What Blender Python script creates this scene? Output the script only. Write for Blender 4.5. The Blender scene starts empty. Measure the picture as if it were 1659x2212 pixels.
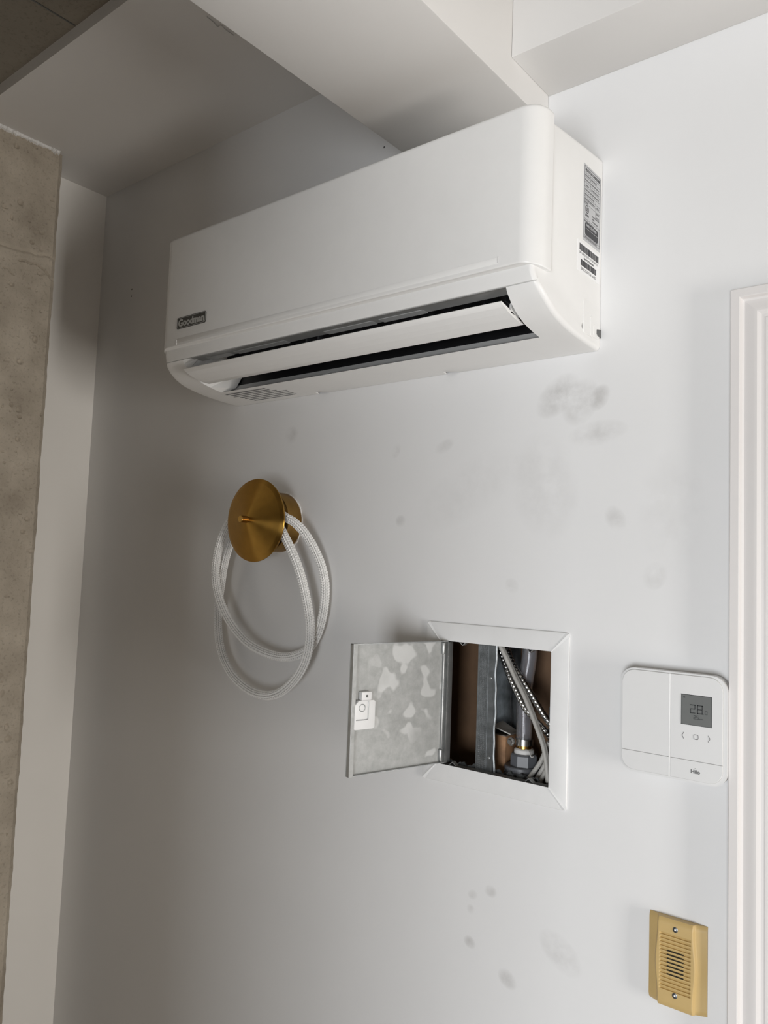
import bpy, bmesh, math, random
import numpy as np
from mathutils import Vector, Matrix

random.seed(7)
rng = np.random.default_rng(7)
scene = bpy.context.scene
C = scene.collection

# ------------------------------------------------------------------ camera
cam_data = bpy.data.cameras.new('camera')
cam = bpy.data.objects.new('camera', cam_data)
C.objects.link(cam)
cam_data.sensor_fit = 'HORIZONTAL'
cam_data.sensor_width = 36.0
cam_data.lens = 1699.66 / 1659.0 * 36.0
cam_data.clip_start = 0.02
cr = Vector((0.77837866, 0.62670212, 0.03702852))
cu = Vector((0.01758603, -0.08072498, 0.99658126))
cf = Vector((-0.62754872, 0.7750664, 0.0738558))
M = Matrix.Identity(4)
for i in range(3):
    M[i][0], M[i][1], M[i][2] = cr[i], cu[i], -cf[i]
M[0][3], M[1][3], M[2][3] = 0.0, -1.11, 1.60
cam.matrix_world = M
scene.camera = cam

# ------------------------------------------------------------------ world, daylight, exposure
world = bpy.data.worlds.new('world'); scene.world = world
world.use_nodes = True
bg = world.node_tree.nodes['Background']
bg.inputs[0].default_value = (0.80, 0.90, 1.0, 1)
bg.inputs[1].default_value = 0.05

def area(name, loc, direction, sx, sy, power, color):
    l = bpy.data.lights.new(name, 'AREA'); l.shape = 'RECTANGLE'
    l.size = sx; l.size_y = sy; l.energy = power; l.color = color
    o = bpy.data.objects.new(name, l); C.objects.link(o)
    o.location = loc
    o.rotation_euler = Vector(direction).to_track_quat('-Z', 'Y').to_euler()
    return o
# daylight entering by the tall window beside the door and by the window wall behind the viewer
area('daylight_side_window', (2.18, -0.64, 1.10), (-1, 0, 0), 0.34, 1.1, 41, (1.0, 0.965, 0.92))
area('daylight_rear_window', (0.62, -4.18, 0.72), (0, 1, 0), 1.7, 1.5, 125, (0.935, 0.965, 1.0))
vs = scene.view_settings
scene.display_settings.display_device = 'sRGB'
vs.view_transform = 'Standard'
vs.look = 'None'
vs.exposure = 0.0
vs.gamma = 1.0
vs.use_curve_mapping = False

# ------------------------------------------------------------------ materials
def srgb(r, g, b):
    f = lambda c: c / 12.92 if c <= 0.04045 else ((c + 0.055) / 1.055) ** 2.4
    return (f(r / 255), f(g / 255), f(b / 255), 1)

class NT:
    def __init__(self, name):
        self.m = bpy.data.materials.new(name); self.m.use_nodes = True
        self.t = self.m.node_tree; self.n = self.t.nodes
        self.b = self.n['Principled BSDF']
        self.tc = self.n.new('ShaderNodeTexCoord')
        self.geo = self.n.new('ShaderNodeNewGeometry')
    def new(self, typ, **kw):
        x = self.n.new(typ)
        for k, v in kw.items(): setattr(x, k, v)
        return x
    def link(self, a, b): self.t.links.new(a, b)
    def noise(self, scale, detail=4, rough=0.55, vec=None):
        x = self.new('ShaderNodeTexNoise'); x.inputs['Scale'].default_value = scale
        x.inputs['Detail'].default_value = detail; x.inputs['Roughness'].default_value = rough
        self.link(vec if vec is not None else self.geo.outputs['Position'], x.inputs['Vector'])
        return x.outputs['Fac']
    def ramp(self, fac, stops):
        x = self.new('ShaderNodeValToRGB'); e = x.color_ramp.elements
        while len(e) < len(stops): e.new(0.5)
        for el, (p, c) in zip(e, stops): el.position = p; el.color = c
        self.link(fac, x.inputs['Fac']); return x.outputs['Color']
    def math(self, op, a, b=None):
        x = self.new('ShaderNodeMath', operation=op)
        for i, v in enumerate((a, b)):
            if v is None: continue
            if isinstance(v, (int, float)): x.inputs[i].default_value = v
            else: self.link(v, x.inputs[i])
        return x.outputs[0]
    def mix(self, fac, a, b):
        x = self.new('ShaderNodeMix', data_type='RGBA')
        for i, v in ((0, fac), (6, a), (7, b)):
            if isinstance(v, (int, float)): x.inputs[i].default_value = v
            elif isinstance(v, tuple): x.inputs[i].default_value = v
            else: self.link(v, x.inputs[i])
        return x.outputs[2]
    def bump(self, height, strength, dist):
        x = self.new('ShaderNodeBump'); x.inputs['Strength'].default_value = strength
        x.inputs['Distance'].default_value = dist
        self.link(height, x.inputs['Height']); self.link(x.outputs[0], self.b.inputs['Normal'])

def mat(name, col, rough=0.5, metal=0.0, var=0.03, scale=30.0, bump=0.0, bscale=400.0, spec=0.5):
    """plain surface with a little procedural variation in tone and an optional fine grain"""
    k = NT(name); b = k.b
    b.inputs['Roughness'].default_value = rough
    b.inputs['Metallic'].default_value = metal
    b.inputs['Specular IOR Level'].default_value = spec
    lo = tuple(c * (1 - var) for c in col[:3]) + (1,)
    hi = tuple(min(1, c * (1 + var)) for c in col[:3]) + (1,)
    k.link(k.ramp(k.noise(scale), [(0.3, lo), (0.7, hi)]), b.inputs['Base Color'])
    if bump: k.bump(k.noise(bscale, 2), bump, 0.001)
    return k.m

WHITE = (0.80, 0.79, 0.775, 1)
def paint_material(name, col, smudges=(), rough=0.42):
    k = NT(name); b = k.b
    b.inputs['Roughness'].default_value = rough
    b.inputs['Specular IOR Level'].default_value = 0.35
    lo = tuple(c * 0.965 for c in col[:3]) + (1,)
    base = k.ramp(k.noise(2.3, 3), [(0.35, lo), (0.65, col)])
    if smudges:
        sep = k.new('ShaderNodeSeparateXYZ'); k.link(k.geo.outputs['Position'], sep.inputs[0])
        grain = k.ramp(k.noise(22, 6, 0.6), [(0.34, (0, 0, 0, 1)), (0.72, (1, 1, 1, 1))])
        tot = None
        for (x0, z0, rx, rz, ang, st) in smudges:
            dx = k.math('SUBTRACT', sep.outputs[0], x0); dz = k.math('SUBTRACT', sep.outputs[2], z0)
            ca, sa = math.cos(ang), math.sin(ang)
            p = k.math('ADD', k.math('MULTIPLY', dx, ca / rx), k.math('MULTIPLY', dz, sa / rx))
            q = k.math('ADD', k.math('MULTIPLY', dx, -sa / rz), k.math('MULTIPLY', dz, ca / rz))
            d = k.math('ADD', k.math('MULTIPLY', p, p), k.math('MULTIPLY', q, q))
            f = k.math('MULTIPLY', k.math('MAXIMUM', k.math('SUBTRACT', 1.0, d), 0.0), st)
            tot = f if tot is None else k.math('ADD', tot, f)
        fac = k.math('MULTIPLY', tot, grain)
        base = k.mix(fac, base, (0.30, 0.285, 0.265, 1))
    k.link(base, b.inputs['Base Color'])
    k.bump(k.noise(260, 3), 0.10, 0.0006)
    return k.m

SMUDGES = [(-0.558, 1.882, .045, .028, .7, .62), (-0.52, 1.868, .030, .040, -.4, .50), (-0.489, 1.872, .016, .022, -.5, .60),
           (-0.492, 1.818, .050, .020, .1, .42), (-0.876, 1.816, .010, .016, -.4, .45), (-0.77, 1.817, .022, .012, .4, .35),
           (-0.86, 1.689, .012, .012, 0, .45), (-0.402, 1.606, .018, .022, -.5, .38), (-0.631, 1.583, .014, .012, -.5, .40),
           (-0.655, 1.104, .012, .010, 0, .55), (-0.688, 1.090, .010, .008, .4, .45), (-0.691, 1.067, .008, .008, 0, .40),
           (-0.691, 1.016, .012, .010, -.4, .55), (-0.535, 1.049, .040, .024, -.6, .42), (-0.622, 0.983, .018, .014, -.5, .55),
           (-0.461, 1.688, .016, .022, .6, .40), (-0.578, 1.741, .060, .090, .2, .22), (-1.148, 1.867, .02, .02, 0, .4),
           (-0.72, 1.74, .12, .05, .5, .14), (-0.38, 1.70, .05, .09, 0, .14)]
m_wall = paint_material('white_wall_paint', (0.80, 0.798, 0.795, 1), SMUDGES)
m_paint = paint_material('white_ceiling_paint', (0.80, 0.785, 0.765, 1), (), 0.6)
m_lit_white = paint_material('lit_white_paint', (0.90, 0.875, 0.83, 1), (), 0.5)  # white raised in colour to stand in for light on the left wall
m_trim = paint_material('white_gloss_trim_paint', (0.74, 0.715, 0.70, 1), (), 0.32)
m_dim = mat('grey_brown_plaster', (0.085, 0.072, 0.060, 1), 0.7, var=0.1, scale=4)
m_floor = mat("oak_floor", (0.25, 0.21, 0.17, 1), 0.35, var=0.15, scale=6)
m_plaster = mat('raw_white_plaster', (0.85, 0.84, 0.82, 1), 0.8, var=0.05, scale=200, bump=0.4, bscale=300)

def concrete(name, c1, c2, scale=9):
    k = NT(name); b = k.b
    b.inputs['Roughness'].default_value = 0.85
    n1 = k.noise(scale, 8, 0.62); n2 = k.noise(150, 4, 0.6)
    base = k.ramp(n1, [(0.3, c1), (0.68, c2)])
    spk = k.ramp(n2, [(0.30, (0.55, 0.55, 0.55, 1)), (0.46, (1, 1, 1, 1))])
    x = k.new('ShaderNodeMix', data_type='RGBA', blend_type='MULTIPLY'); x.inputs[0].default_value = 0.55
    k.link(base, x.inputs[6]); k.link(spk, x.inputs[7]); k.link(x.outputs[2], b.inputs['Base Color'])
    k.bump(k.noise(220, 5, 0.7), 0.35, 0.002)
    return k.m
m_conc = concrete('bare_concrete', (0.36, 0.310, 0.245, 1), (0.56, 0.495, 0.405, 1))
m_slab = concrete('board_marked_concrete', (0.20, 0.18, 0.145, 1), (0.28, 0.25, 0.205, 1), 3)

m_abs = mat('glossy_white_plastic', (0.83, 0.825, 0.81, 1), 0.20, var=0.01)
m_abs_satin = mat('satin_white_plastic', (0.82, 0.815, 0.80, 1), 0.38, var=0.01)
m_abs_rail = mat('pale_outlet_plastic', (0.50, 0.50, 0.49, 1), 0.4)
m_abs_grey = mat('grey_outlet_plastic', (0.36, 0.36, 0.35, 1), 0.4, var=0.08)
m_black = mat('black_outlet_lining', (0.010, 0.010, 0.012, 1), 0.55, var=0.2)
m_vane = mat('dark_vane_plastic', (0.03, 0.031, 0.034, 1), 0.4)
m_badge = mat('dark_badge_enamel', (0.030, 0.029, 0.025, 1), 0.3)
m_silver = mat('silver_badge_print', (0.42, 0.42, 0.40, 1), 0.35)
m_line = mat('grey_mould_line', (0.55, 0.545, 0.53, 1), 0.5)
m_label = mat('silver_label_film', (0.50, 0.505, 0.515, 1), 0.35, var=0.04)
m_labelw = mat('white_label_paper', (0.88, 0.88, 0.88, 1), 0.5, var=0.01)
m_print = mat('black_print', (0.035, 0.035, 0.04, 1), 0.5)
m_printg = mat('grey_print', (0.16, 0.16, 0.165, 1), 0.5)

def brushed(name, col, rough, aniso_scale, aniso=0.0):
    k = NT(name); b = k.b
    if aniso:
        tg = k.new('ShaderNodeTangent', direction_type='RADIAL', axis='Y')
        b.inputs['Anisotropic'].default_value = aniso; b.inputs['Anisotropic Rotation'].default_value = 0.25; k.link(tg.outputs[0], b.inputs['Tangent'])
    b.inputs['Metallic'].default_value = 1.0
    b.inputs['Roughness'].default_value = rough
    lo = tuple(c * 0.86 for c in col[:3]) + (1,)
    k.link(k.ramp(k.noise(aniso_scale, 3), [(0.3, lo), (0.7, col)]), b.inputs['Base Color'])
    k.bump(k.noise(900, 2), 0.05, 0.0003)
    return k.m
m_brass = brushed('brushed_brass', (0.60, 0.355, 0.095, 1), 0.30, 60)
m_spun = brushed('spun_brass', (0.44, 0.245, 0.052, 1), 0.27, 60, 0.95)
m_brass_dark = brushed('dark_brass', (0.34, 0.20, 0.06, 1), 0.4, 60)
m_neck = mat('black_lamp_neck', (0.012, 0.010, 0.008, 1), 0.5)

def rope_material():
    k = NT('white_braided_nylon'); b = k.b
    b.inputs['Base Color'].default_value = (0.86, 0.85, 0.83, 1)
    b.inputs['Roughness'].default_value = 0.22
    b.inputs['Specular IOR Level'].default_value = 0.8
    b.inputs['Subsurface Weight'].default_value = 0.0
    k.link(k.ramp(k.noise(500, 2), [(0.3, (0.88, 0.87, 0.85, 1)), (0.7, (0.95, 0.945, 0.93, 1))]), b.inputs['Base Color'])
    return k.m
m_rope = rope_material()
m_core = mat('grey_rope_core', (0.42, 0.415, 0.405, 1), 0.35, var=0.1)

def blotched_metal():
    k = NT('grey_primed_steel'); b = k.b
    b.inputs['Roughness'].default_value = 0.45; b.inputs['Metallic'].default_value = 0.25
    n = k.noise(11, 2, 0.4); f = k.noise(60, 5, 0.7)
    spot = k.ramp(k.noise(34, 1.5, 0.35), [(0.57, (0, 0, 0, 1)), (0.62, (0.75, 0.75, 0.75, 1))])
    spot = k.math('MULTIPLY', spot, k.ramp(n, [(0.42, (0.1, 0.1, 0.1, 1)), (0.58, (1, 1, 1, 1))]))
    base = k.ramp(f, [(0.25, (0.33, 0.335, 0.325, 1)), (0.75, (0.48, 0.485, 0.475, 1))])
    k.link(k.mix(spot, base, (0.66, 0.665, 0.655, 1)), b.inputs['Base Color'])
    return k.m
m_primed = blotched_metal()
m_frame = mat('white_powder_coat', (0.79, 0.79, 0.785, 1), 0.45, var=0.02, bump=0.05)
m_steel = mat('grey_steel', (0.42, 0.43, 0.43, 1), 0.35, 0.8, var=0.1, scale=80)
m_galv = mat('galvanised_steel', (0.20, 0.212, 0.218, 1), 0.34, 0.85, var=0.25, scale=70, bump=0.15, bscale=250)
m_lipdark = mat('dark_steel_collar', (0.15, 0.152, 0.15, 1), 0.5, 0.4, var=0.2, scale=60)
m_paper = mat('brown_board_paper', (0.140, 0.078, 0.040, 1), 0.7, var=0.18, scale=14)
m_wood = mat('rough_pine', (0.42, 0.235, 0.125, 1), 0.75, var=0.35, scale=45, bump=0.3, bscale=150)
m_woodtop = mat('dusty_wood_end', (0.26, 0.21, 0.17, 1), 0.9, var=0.3, scale=120)
m_cable = mat('grey_pvc_sheath', (0.46, 0.445, 0.415, 1), 0.5, var=0.08, scale=60)
m_armour = mat('armoured_conduit_steel', (0.58, 0.58, 0.57, 1), 0.25, 1.0, var=0.1)
m_pvc = mat('grey_pvc_fitting', (0.125, 0.130, 0.142, 1), 0.4, var=0.06)
m_tape = mat('white_thread_tape', (0.75, 0.74, 0.72, 1), 0.6)
def clear_hose():
    k = NT('clear_vinyl_hose'); b = k.b
    b.inputs['Transmission Weight'].default_value = 0.9
    b.inputs['Roughness'].default_value = 0.08
    b.inputs['IOR'].default_value = 1.3
    k.link(k.ramp(k.noise(20), [(0.3, (0.80, 0.80, 0.84, 1)), (0.7, (0.90, 0.90, 0.93, 1))]), b.inputs['Base Color'])
    return k.m
m_hose = clear_hose()
m_thermo = mat('white_thermostat_plastic', (0.75, 0.75, 0.745, 1), 0.35, var=0.008)
m_groove = mat('light_seam', (0.95, 0.95, 0.94, 1), 0.4)
m_lcd = mat('grey_lcd_glass', (0.165, 0.172, 0.168, 1), 0.25, var=0.03)
m_lcdrim = mat('black_lcd_rim', (0.025, 0.025, 0.027, 1), 0.4)
m_seg = mat('lcd_segments', (0.040, 0.042, 0.043, 1), 0.4)
m_icon = mat('grey_icon_print', (0.17, 0.17, 0.17, 1), 0.5)
m_chime = mat('aged_yellow_plastic', (0.545, 0.385, 0.160, 1), 0.42, var=0.04, scale=20)
m_slot = mat('black_slot', (0.006, 0.005, 0.005, 1), 0.8)
m_screw = mat('dark_screw_steel', (0.16, 0.165, 0.17, 1), 0.35, 0.9)
m_glass = mat('window_frame_paint', (0.7, 0.7, 0.7, 1), 0.4)

# ------------------------------------------------------------------ mesh helpers
def link(name, me, m, parent=None):
    o = bpy.data.objects.new(name, me); C.objects.link(o)
    if m is not None: me.materials.append(m)
    if parent is not None:
        o.parent = parent
        # meshes are authored in world coordinates; keep them there
        o.matrix_parent_inverse = parent_matrix(parent).inverted()
    return o
def parent_matrix(o):
    loc = Matrix.LocRotScale(o.location, o.rotation_euler, o.scale)
    if o.parent is None: return loc
    return parent_matrix(o.parent) @ o.matrix_parent_inverse @ loc
def finish(name, bm, m, parent=None, smooth=False, angle=35):
    bmesh.ops.recalc_face_normals(bm, faces=bm.faces)
    me = bpy.data.meshes.new(name); bm.to_mesh(me); bm.free()
    if smooth: shade(me, angle)
    return link(name, me, m, parent)
def shade(me, angle=35):
    me.polygons.foreach_set('use_smooth', [True] * len(me.polygons))
    try: me.set_sharp_from_angle(angle=math.radians(angle))
    except Exception: pass
def box(bm, x0, x1, y0, y1, z0, z1):
    v = [bm.verts.new(p) for p in ((x0,y0,z0),(x1,y0,z0),(x1,y1,z0),(x0,y1,z0),(x0,y0,z1),(x1,y0,z1),(x1,y1,z1),(x0,y1,z1))]
    for f in ((0,3,2,1),(4,5,6,7),(0,1,5,4),(1,2,6,5),(2,3,7,6),(3,0,4,7)):
        bm.faces.new([v[i] for i in f])
def bevel(bm, w, seg=2):
    bmesh.ops.bevel(bm, geom=list(bm.edges), offset=w, segments=seg, affect='EDGES', profile=0.5, clamp_overlap=True)
def boxobj(name, d, m, parent=None, bev=0.0, seg=2):
    bm = bmesh.new(); box(bm, *d)
    if bev: bevel(bm, bev, seg)
    return finish(name, bm, m, parent, smooth=bool(bev))
def prism(bm, pts, a0, a1, axis):
    """polygon pts extruded between a0 and a1 along axis; the two other axes in xyz order take pts"""
    def P(p, a):
        q = [0, 0, 0]; o = [i for i in range(3) if i != axis]
        q[axis] = a; q[o[0]] = p[0]; q[o[1]] = p[1]; return q
    A = [bm.verts.new(P(p, a0)) for p in pts]; B = [bm.verts.new(P(p, a1)) for p in pts]
    n = len(pts)
    bm.faces.new(A); bm.faces.new(B)
    for i in range(n): bm.faces.new((A[i], A[(i+1) % n], B[(i+1) % n], B[i]))
def rrect(x0, x1, z0, z1, r, n=8):
    out = []
    for cx, cz, a in ((x1-r, z1-r, 0), (x0+r, z1-r, 90), (x0+r, z0+r, 180), (x1-r, z0+r, 270)):
        for i in range(n + 1):
            t = math.radians(a + 90 * i / n); out.append((cx + r*math.cos(t), cz + r*math.sin(t)))
    return out
def lathe(bm, prof, c, axis=1, n=48, caps=True):
    """prof: (distance along axis, radius)"""
    rings = []
    o = [i for i in range(3) if i != axis]
    for (a, r) in prof:
        ring = []
        for i in range(n):
            t = 2*math.pi*i/n; q = list(c); q[axis] += a
            q[o[0]] += r*math.cos(t); q[o[1]] += r*math.sin(t); ring.append(bm.verts.new(q))
        rings.append(ring)
    for A, B in zip(rings, rings[1:]):
        for i in range(n): bm.faces.new((A[i], A[(i+1) % n], B[(i+1) % n], B[i]))
    if caps: bm.faces.new(rings[0]); bm.faces.new(rings[-1])
def catmull(P, ds):
    P = np.array(P, float); P = np.vstack([2*P[0]-P[1], P, 2*P[-1]-P[-2]])
    out = []
    for i in range(1, len(P)-2):
        p0, p1, p2, p3 = P[i-1:i+3]
        for t in np.linspace(0, 1, 40, endpoint=False):
            out.append(0.5*((2*p1)+(-p0+p2)*t+(2*p0-5*p1+4*p2-p3)*t*t+(-p0+3*p1-3*p2+p3)*t**3))
    out.append(P[-2]); out = np.array(out)
    s = np.concatenate([[0], np.cumsum(np.linalg.norm(np.diff(out, axis=0), axis=1))])
    n = max(3, int(s[-1]/ds) + 1); q = np.linspace(0, s[-1], n)
    return np.stack([np.interp(q, s, out[:, k]) for k in range(3)], 1), q
def sweep(name, P, rad, m, parent=None, nu=12, ds=0.004, shape=None, caps=True):
    """tube along a smooth curve; rad is a number or f(s[:,None], u[None,:]) ; shape scales the section"""
    pts, s = catmull(P, ds)
    T = np.gradient(pts, axis=0); T /= np.linalg.norm(T, axis=1)[:, None]
    nrm = np.cross(T[0], [0, 0, 1.0])
    if np.linalg.norm(nrm) < 1e-3: nrm = np.cross(T[0], [0, 1.0, 0])
    nrm /= np.linalg.norm(nrm); N = [nrm]
    for i in range(1, len(pts)):
        v = N[-1] - T[i]*np.dot(N[-1], T[i]); N.append(v/np.linalg.norm(v))
    N = np.array(N); B = np.cross(T, N)
    u = np.arange(nu)/nu
    R = rad(s[:, None], u[None, :]) if callable(rad) else np.full((len(s), nu), rad)
    ca = np.cos(2*np.pi*u)[None, :, None]; sa = np.sin(2*np.pi*u)[None, :, None]
    a, b = shape if shape else (1, 1)
    V = pts[:, None, :] + R[:, :, None]*(a*ca*N[:, None, :] + b*sa*B[:, None, :])
    n = len(s); idx = np.arange(n*nu).reshape(n, nu); nx = np.roll(idx, -1, axis=1)
    F = np.stack([idx[:-1], nx[:-1], nx[1:], idx[1:]], -1).reshape(-1, 4)
    me = bpy.data.meshes.new(name)
    faces = F.tolist()
    if caps: faces += [idx[0][::-1].tolist(), idx[-1].tolist()]
    me.from_pydata(V.reshape(-1, 3).tolist(), [], faces); me.update()
    shade(me, 60)
    return link(name, me, m, parent)
def textobj(name, body, size, loc, ax, up, m, parent=None, extrude=0.0002, bold=0.0, align='CENTER', width=None, height=None):
    """flat raised lettering: ax is the reading direction, up the letter height direction"""
    cu_ = bpy.data.curves.new(name, 'FONT'); cu_.body = body; cu_.size = size
    cu_.align_x = align; cu_.align_y = 'CENTER'; cu_.extrude = extrude; cu_.offset = bold
    cu_.resolution_u = 3
    t = bpy.data.objects.new('tmp_text', cu_); C.objects.link(t)
    dg = bpy.context.evaluated_depsgraph_get(); dg.update()
    me = bpy.data.meshes.new_from_object(t.evaluated_get(dg)); me.name = name
    bpy.data.objects.remove(t); bpy.data.curves.remove(cu_)
    n = len(me.vertices); co = np.empty(n*3); me.vertices.foreach_get('co', co); co = co.reshape(-1, 3)
    lo, hi = co.min(0), co.max(0)
    if width:
        co[:, 0] *= width/(hi[0]-lo[0])
    if height:
        co[:, 1] *= height/(hi[1]-lo[1])
    lo, hi = co.min(0), co.max(0)
    if width or height: co[:, :2] -= ((lo+hi)/2)[:2]
    ax = np.array(ax, float); up = np.array(up, float); nz = np.cross(ax, up)
    W_ = np.array(loc)[None] + co[:, :1]*ax + co[:, 1:2]*up + co[:, 2:3]*nz
    me.vertices.foreach_set('co', W_.ravel()); me.materials.clear(); me.update()
    return link(name, me, m, parent)
def thing(name, label, cat, loc, group=None):
    o = bpy.data.objects.new(name, None); C.objects.link(o); o.location = loc
    o.empty_display_size = 0.03
    o['label'] = label; o['category'] = cat
    if group: o['group'] = group
    return o
def tag(o, label, cat, group=None):
    o['label'] = label; o['category'] = cat
    if group: o['group'] = group
    return o
def struct(o, label=None):
    o['kind'] = 'structure'
    if label: o['label'] = label
    return o

# ------------------------------------------------------------------ the room
ZF, ZS = -0.10, 2.604
XL, XR, YB = -1.903, 2.20, -4.2
XW0, XW1, ZW0, ZW1 = -0.83, -0.45, 0.53, 1.67
RX0, RX1, RZ0, RZ1 = -0.25, 1.49, -0.05, 1.49              # rear window
HX0, HX1, HZ0, HZ1 = -0.7650, -0.5570, 1.2815, 1.4870      # hole for the access panel
DX0, DX1, DZ1 = -0.236, 0.56, 1.934                        # doorway

def wall_grid(name, us, vs_, holes, place, m, thick_place=None):
    bm = bmesh.new()
    cache = {}
    def V(u, v):
        if (u, v) not in cache: cache[(u, v)] = bm.verts.new(place(u, v))
        return cache[(u, v)]
    for a, b in zip(us, us[1:]):
        for c, d in zip(vs_, vs_[1:]):
            mu, mv = (a+b)/2, (c+d)/2
            if any(h[0] < mu < h[1] and h[2] < mv < h[3] for h in holes): continue
            bm.faces.new((V(a, c), V(b, c), V(b, d), V(a, d)))
    me = bpy.data.meshes.new(name); bm.to_mesh(me); bm.free()
    return link(name, me, m)
wb = wall_grid('wall_back', [XL, HX0, HX1, DX0, DX1, XR], [ZF, HZ0, HZ1, DZ1, ZS],
               [(HX0, HX1, HZ0, HZ1), (DX0, DX1, ZF, DZ1)], lambda u, v: (u, 0, v), m_wall)
struct(wb, 'white painted drywall carrying the air conditioner, smudged grey')
# hidden face of the board so the hole has thickness
bm = bmesh.new()
for d in ((HX0-.004, HX0, .0005, .0127, HZ0, HZ1), (HX1, HX1+.004, .0005, .0127, HZ0, HZ1), (HX0, HX1, .0005, .0127, HZ0-.004, HZ0), (HX0, HX1, .0005, .0127, HZ1, HZ1+.004)):
    box(bm, *d)
finish('board_edge', bm, m_plaster, wb)
# cavity behind the board
bm = bmesh.new()
cx0, cx1, cz0, cz1, cy = -1.02, -0.545, 1.20, 1.58, 0.106
for d in ((cx0, cx1, cy, cy+.012, cz0, cz1), (cx0-.01, cx0, .0127, cy, cz0, cz1), (cx1, cx1+.01, .0127, cy, cz0, cz1),
          (cx0, cx1, .0127, cy, cz0-.01, cz0), (cx0, cx1, .0127, cy, cz1, cz1+.01)):
    box(bm, *d)
struct(finish('wall_cavity', bm, m_paper), 'brown paper face of the board seen inside the wall opening')

wl = boxobj('wall_left', (XL-.1, XL, YB, 0, ZF, ZS), m_lit_white); struct(wl, 'narrow white return wall beside the concrete column')
wall_r = wall_grid('wall_right', [YB, XW0, XW1, 0], [ZF, ZW0, ZW1, ZS], [(XW0, XW1, ZW0, ZW1)], lambda u, v: (XR, u, v), m_dim); struct(wall_r)
struct(wall_grid('wall_front', [XL, RX0, RX1, XR], [ZF, RZ0, RZ1, ZS], [(RX0, RX1, RZ0, RZ1)], lambda u, v: (u, YB, v), m_dim))
struct(boxobj('wall_added_occluder', (-.52, -.42, YB, -1.50, ZF, ZS), m_dim))  # unseen wall added to throw the soft shade on the left
struct(boxobj('floor', (XL-.1, XR+.1, YB-.1, .25, ZF-.05, ZF), m_floor))
struct(boxobj('ceiling', (XL-.1, XR+.1, YB-.1, .25, ZS, ZS+.1), m_slab), 'dark board-marked concrete slab overhead')
slab = bpy.data.objects['ceiling']
bm = bmesh.new(); box(bm, -1.372, -1.369, -1.6, -.398, ZS-.0012, ZS+.001); finish('board_joint', bm, m_lipdark, slab)
struct(boxobj('ceiling_niche', (XL, -.831, -.396, 0, 2.5778, ZS), m_paint), 'dropped white soffit above the niche left of the beam')
struct(boxobj('ceiling_beam', (-.831, -.585, YB, 0, 2.332, ZS), m_paint, bev=.002), 'white boxed-in beam running out from the wall above the air conditioner')
struct(boxobj('ceiling_bulkhead', (-.585, XR, -.122, 0, 2.3806, ZS), m_paint, bev=.0015), 'white bulkhead along the top of the wall to the right of the beam')
# a loose thread stuck to the niche soffit, two nail marks on the wall
sweep('loose_thread', [(-1.1162, -.2877, 2.5768), (-1.1175, -.2709, 2.5764), (-1.1208, -.2598, 2.5768), (-1.1123, -.2582, 2.5766), (-1.1151, -.2451, 2.5764), (-1.1151, -.2266, 2.5768)], .0007, m_line, bpy.data.objects['ceiling_niche'], nu=6, ds=.003)
for x, z in ((-1.7551, 2.2925), (-1.7552, 2.2743), (-.9315, 2.4062)):
    bm = bmesh.new(); lathe(bm, [(0, .0022), (-.0006, .0014)], (x, 0, z), 1, 10); finish('nail_mark', bm, m_lipdark, wb)

# window frame in the right wall (out of view)
wf = bmesh.new()
for d in ((XR, XR+.06, XW0, XW0+.05, ZW0, ZW1), (XR, XR+.06, XW1-.05, XW1, ZW0, ZW1), (XR, XR+.06, XW0, XW1, ZW0, ZW0+.05), (XR, XR+.06, XW0, XW1, ZW1-.05, ZW1)):
    box(wf, *d)
struct(finish('window_1', wf, m_glass))
wf = bmesh.new()
for d in ((RX0, RX0+.05, YB-.06, YB, RZ0, RZ1), (RX1-.05, RX1, YB-.06, YB, RZ0, RZ1), (RX0, RX1, YB-.06, YB, RZ0, RZ0+.05), (RX0, RX1, YB-.06, YB, RZ1-.05, RZ1)):
    box(wf, *d)
struct(finish('window_2', wf, m_glass))

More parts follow.
